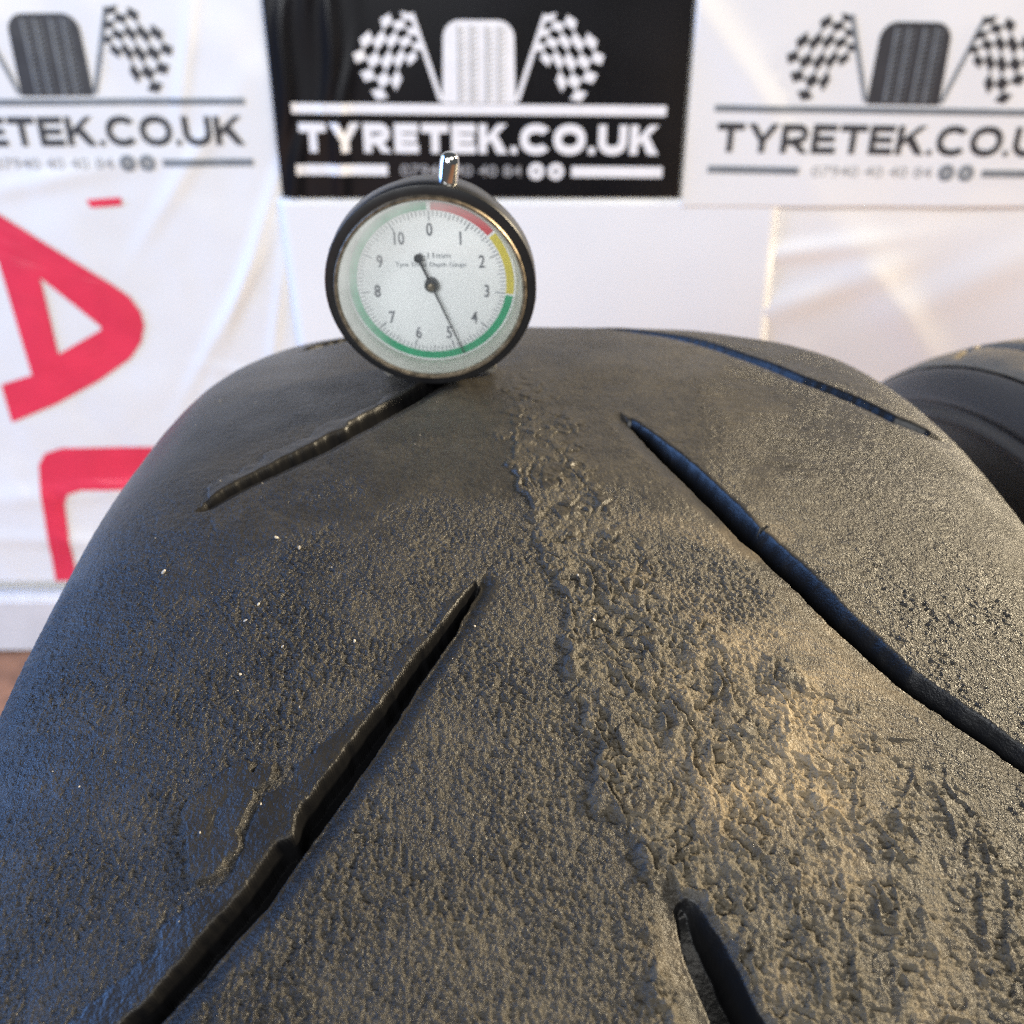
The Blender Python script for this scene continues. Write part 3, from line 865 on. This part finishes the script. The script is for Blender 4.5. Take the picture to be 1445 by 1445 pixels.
# body, front faces -y
gpart(lathe('body', [(0, .0165), (.0160, .0165), (.0185, .0162), (.0198, .0152), (.0203, .0140), (.0204, .0060), (.0208, .0052), (.0226, .0048), (.0228, .0042), (.0228, -.0002), (.0226, -.0007), (.0210, -.0011), (.0205, -.0010), (.0205, .0010)], M['black_paint'], G))
gpart(lathe('bezel', [(.0207, .0005), (.0207, -.0016), (.0205, -.0021), (.0201, -.0021), (.0198, -.0016), (.0198, .0014)], M['brass'], G))
gpart(lathe('inner_ring', [(.0199, -.0012), (.0192, -.0002), (.0186, .0010), (.0184, .0030)], M['ring'], G))
dial = gpart(lathe('dial', [(.0192, .0030), (.0100, .00302), (0, .00302)], M['dial'], G))
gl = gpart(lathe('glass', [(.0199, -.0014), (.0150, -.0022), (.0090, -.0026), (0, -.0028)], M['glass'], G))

def dial_band(name, a0, a1, mat, r0=.0163, r1=.0180):
    n = max(8, int((a1 - a0) / 4)); bm = bmesh.new(); A = []; B = []
    for i in range(n + 1):
        q = rad(a0 + (a1 - a0) * i / n)
        A.append(bm.verts.new((r0 * math.sin(q), .00285, r0 * math.cos(q)))); B.append(bm.verts.new((r1 * math.sin(q), .00285, r1 * math.cos(q))))
    for i in range(n): bm.faces.new((A[i], A[i + 1], B[i + 1], B[i]))
    return bm_obj(name, bm, mat, dial)
dial_band('red_band', 1.5, 49, M['red_band'])
dial_band('yellow_band', 51, 98, M['yellow_band'])
dial_band('green_band', 99.5, 358.5, M['green_band'])
bm = bmesh.new()
for i in range(110):
    q = rad(i * 360 / 110); maj = i % 10 == 0; half = i % 5 == 0
    r1_, r0_ = .0161, (.0140 if maj else .0146 if half else .0150)
    w = .00014 if maj else .00009
    c, s = math.cos(q), math.sin(q)
    v = [bm.verts.new((r * s + k * c, .00287, r * c - k * s)) for r, k in ((r0_, -w), (r0_, w), (r1_, w), (r1_, -w))]
    bm.faces.new(v)
bm_obj('tick_marks', bm, M['pale_ink'], dial)
def dial_text(name, txt, x, z, h, sx, mat, bold=0.0):
    me, co = text_mesh(txt, 1.0, bold)
    k = h / (co[:, 1].max() - co[:, 1].min())
    for v in me.vertices: v.co = (x + v.co.x * k * sx, .00283, z + v.co.y * k)
    return obj(name, me, mat, dial)
for n in range(11):
    q = rad(n * 360 / 11)
    dial_text('numeral', str(n), .0121 * math.sin(q), .0121 * math.cos(q), .0029, .70, M['ink'], 0.012)
dial_text('range_print', '0-11mm', .0008, .0064, .0013, 1.15, M['pale_ink'])
dial_text('name_print', 'Tyre Tread Depth Gauge', 0, .0042, .00135, 1.02, M['pale_ink'])
# needle with its counterweight, and the hub
q = rad(157.5)
bm = bmesh.new()
c, s = math.cos(q), math.sin(q)
def npt(r, k, y): return bm.verts.new((r * s + k * c, y, r * c - k * s))
for (ra, wa, rb, wb) in ((-.0064, .00026, .0176, .00010),):
    lo = [npt(ra, -wa, .0019), npt(ra, wa, .0019), npt(rb, wb, .0019), npt(rb, -wb, .0019)]
    hi = [npt(ra, -wa, .0016), npt(ra, wa, .0016), npt(rb, wb, .0016), npt(rb, -wb, .0016)]
    bm.faces.new(lo); bm.faces.new(hi[::-1])
    for i in range(4): bm.faces.new((lo[i], lo[(i + 1) % 4], hi[(i + 1) % 4], hi[i]))
ball = [npt(-.0066 + .00095 * math.cos(t), .00095 * math.sin(t), .0015) for t in np.linspace(0, 2 * math.pi, 20, endpoint=False)]
ballb = [npt(-.0066 + .00095 * math.cos(t), .00095 * math.sin(t), .0020) for t in np.linspace(0, 2 * math.pi, 20, endpoint=False)]
bm.faces.new(ball); bm.faces.new(ballb[::-1])
for i in range(20): bm.faces.new((ball[i], ball[(i + 1) % 20], ballb[(i + 1) % 20], ballb[i]))
gpart(bm_obj('needle', bm, M['needle'], G))
hub = gpart(lathe('hub', [(.0015, .0030), (.0015, .0014), (.0012, .0011), (0, .0011)], M['needle'], G, 32))
pin = lathe('hub_pin', [(.0008, .0012), (.0008, .0005), (.0005, .0003), (0, .0003)], M['brass'], hub, 24)

def upright_lathe(name, prof, mat, parent, seg=40):
    bm = bmesh.new(); rings = []
    for r, h in prof:
        rings.append([bm.verts.new((r * math.cos(2 * math.pi * i / seg), r * math.sin(2 * math.pi * i / seg), h)) for i in range(seg)] if r > 1e-7 else [bm.verts.new((0, 0, h))])
    for A, B in zip(rings, rings[1:]):
        for i in range(seg):
            j = (i + 1) % seg
            if len(B) == 1: bm.faces.new((A[i], A[j], B[0]))
            elif len(A) == 1: bm.faces.new((A[0], B[i], B[j]))
            else: bm.faces.new((A[i], A[j], B[j], B[i]))
    return bm_obj(name, bm, mat, parent, smooth=True)
roll = rad(7)
st = upright_lathe('plunger_stem', [(.0020, .0185), (.0020, .0264), (.0018, .0275), (.0012, .0282), (.0006, .0284), (0, .0284)], M['chrome'], G)
st.location = (.0016, .0026, .0226); st.rotation_euler = (0, roll, 0)
# foot under the body, and the measuring pin that reaches into the groove
bm = bmesh.new(); box(bm, -.0130, .0130, .0050, .0140, -.0235, -.0190)
bmesh.ops.bevel(bm, geom=bm.edges[:], offset=.0006, segments=2, affect='EDGES')
ft = bm_obj('foot', bm, M['alu'], G); ft.location = (0, 0, .0226); ft.rotation_euler = (0, -rad(2), 0)
pn = upright_lathe('measuring_pin', [(0, -.0258), (.0007, -.0255), (.0007, -.0180)], M['chrome'], G, 16)
pn.location = (-.006, .011, .0226)
# paint chips on the flange edge
rs = random.Random(9)
for ang, ln_, sd_ in ((97, .0016, .0013), (108, .0018, .0012), (-68, .0010, .0011), (-118, .0014, .0008), (-92, .0006, .0008), (142, .0016, .0009), (150, .0022, .0010), (-141, .0010, .0006), (128, .0008, .0006)):
    bm = bmesh.new()
    n = 9; vs_ = []
    for k in range(n):
        t = 2 * math.pi * k / n; rr_ = 1 + .35 * (rs.random() - .5)
        da = ang + math.degrees(ln_ / RG) * .75 * math.cos(t) * rr_
        yy = .0018 + sd_ * 1.4 * math.sin(t) * rr_
        vs_.append(bm.verts.new(((RG + .00006) * math.sin(rad(da)), yy, (RG + .00006) * math.cos(rad(da)))))
    bm.faces.new(vs_)
    gpart(bm_obj('paint_chip', bm, M['chip'], G))

# ------------------------------------------------------------------ grit and crumbs on the tread
bm = bmesh.new()
rs = random.Random(3)
def surf(th, s):
    r = R * 1000 - np.interp(s, PS, PDD); x = np.interp(s, PS, PXX)
    return Vector((X0 + x / 1000, r * math.sin(rad(th)) / 1000, R + r * math.cos(rad(th)) / 1000))
spots = [(-7.6, -50, .38), (-8.2, -45.5, .42), (-10.6, -50, .40), (-11.2, -51.5, .42), (-12.2, -33.5, .36), (-13.2, -50, .3), (-12.3, -44.5, .3), (-8.7, -68.5, .5), (-9.8, 1.0, .3), (-11.6, 3.0, .28)]
spots += [(rs.uniform(-26, 8), rs.uniform(-80, 78), rs.choice((.08, .1, .13, .18))) for _ in range(90)]
th_ = np.array([[q[0] for q in spots]]); s_ = np.array([[q[1] for q in spots]])
hh, *_r = tread_height(th_, s_)
for (th, s, r), h in zip(spots, hh[0]):
    if h < -1.0: continue
    c = surf(th, s); n = (c - Vector((c.x, 0, R))).normalized()
    p = c + n * (h + r * .25) / 1000
    mt = Matrix.Translation(p) @ Matrix.Rotation(rs.uniform(0, 6), 4, 'Y') @ Matrix.Diagonal((r * rs.uniform(.7, 1.4) / 1000, r * rs.uniform(.7, 1.3) / 1000, r * .6 / 1000, 1))
    bmesh.ops.create_icosphere(bm, subdivisions=1, radius=1, matrix=mt)
tag(bm_obj('grit', bm, M['grit']), 'pale specks of grit scattered over the worn tread', 'grit', kind='stuff')
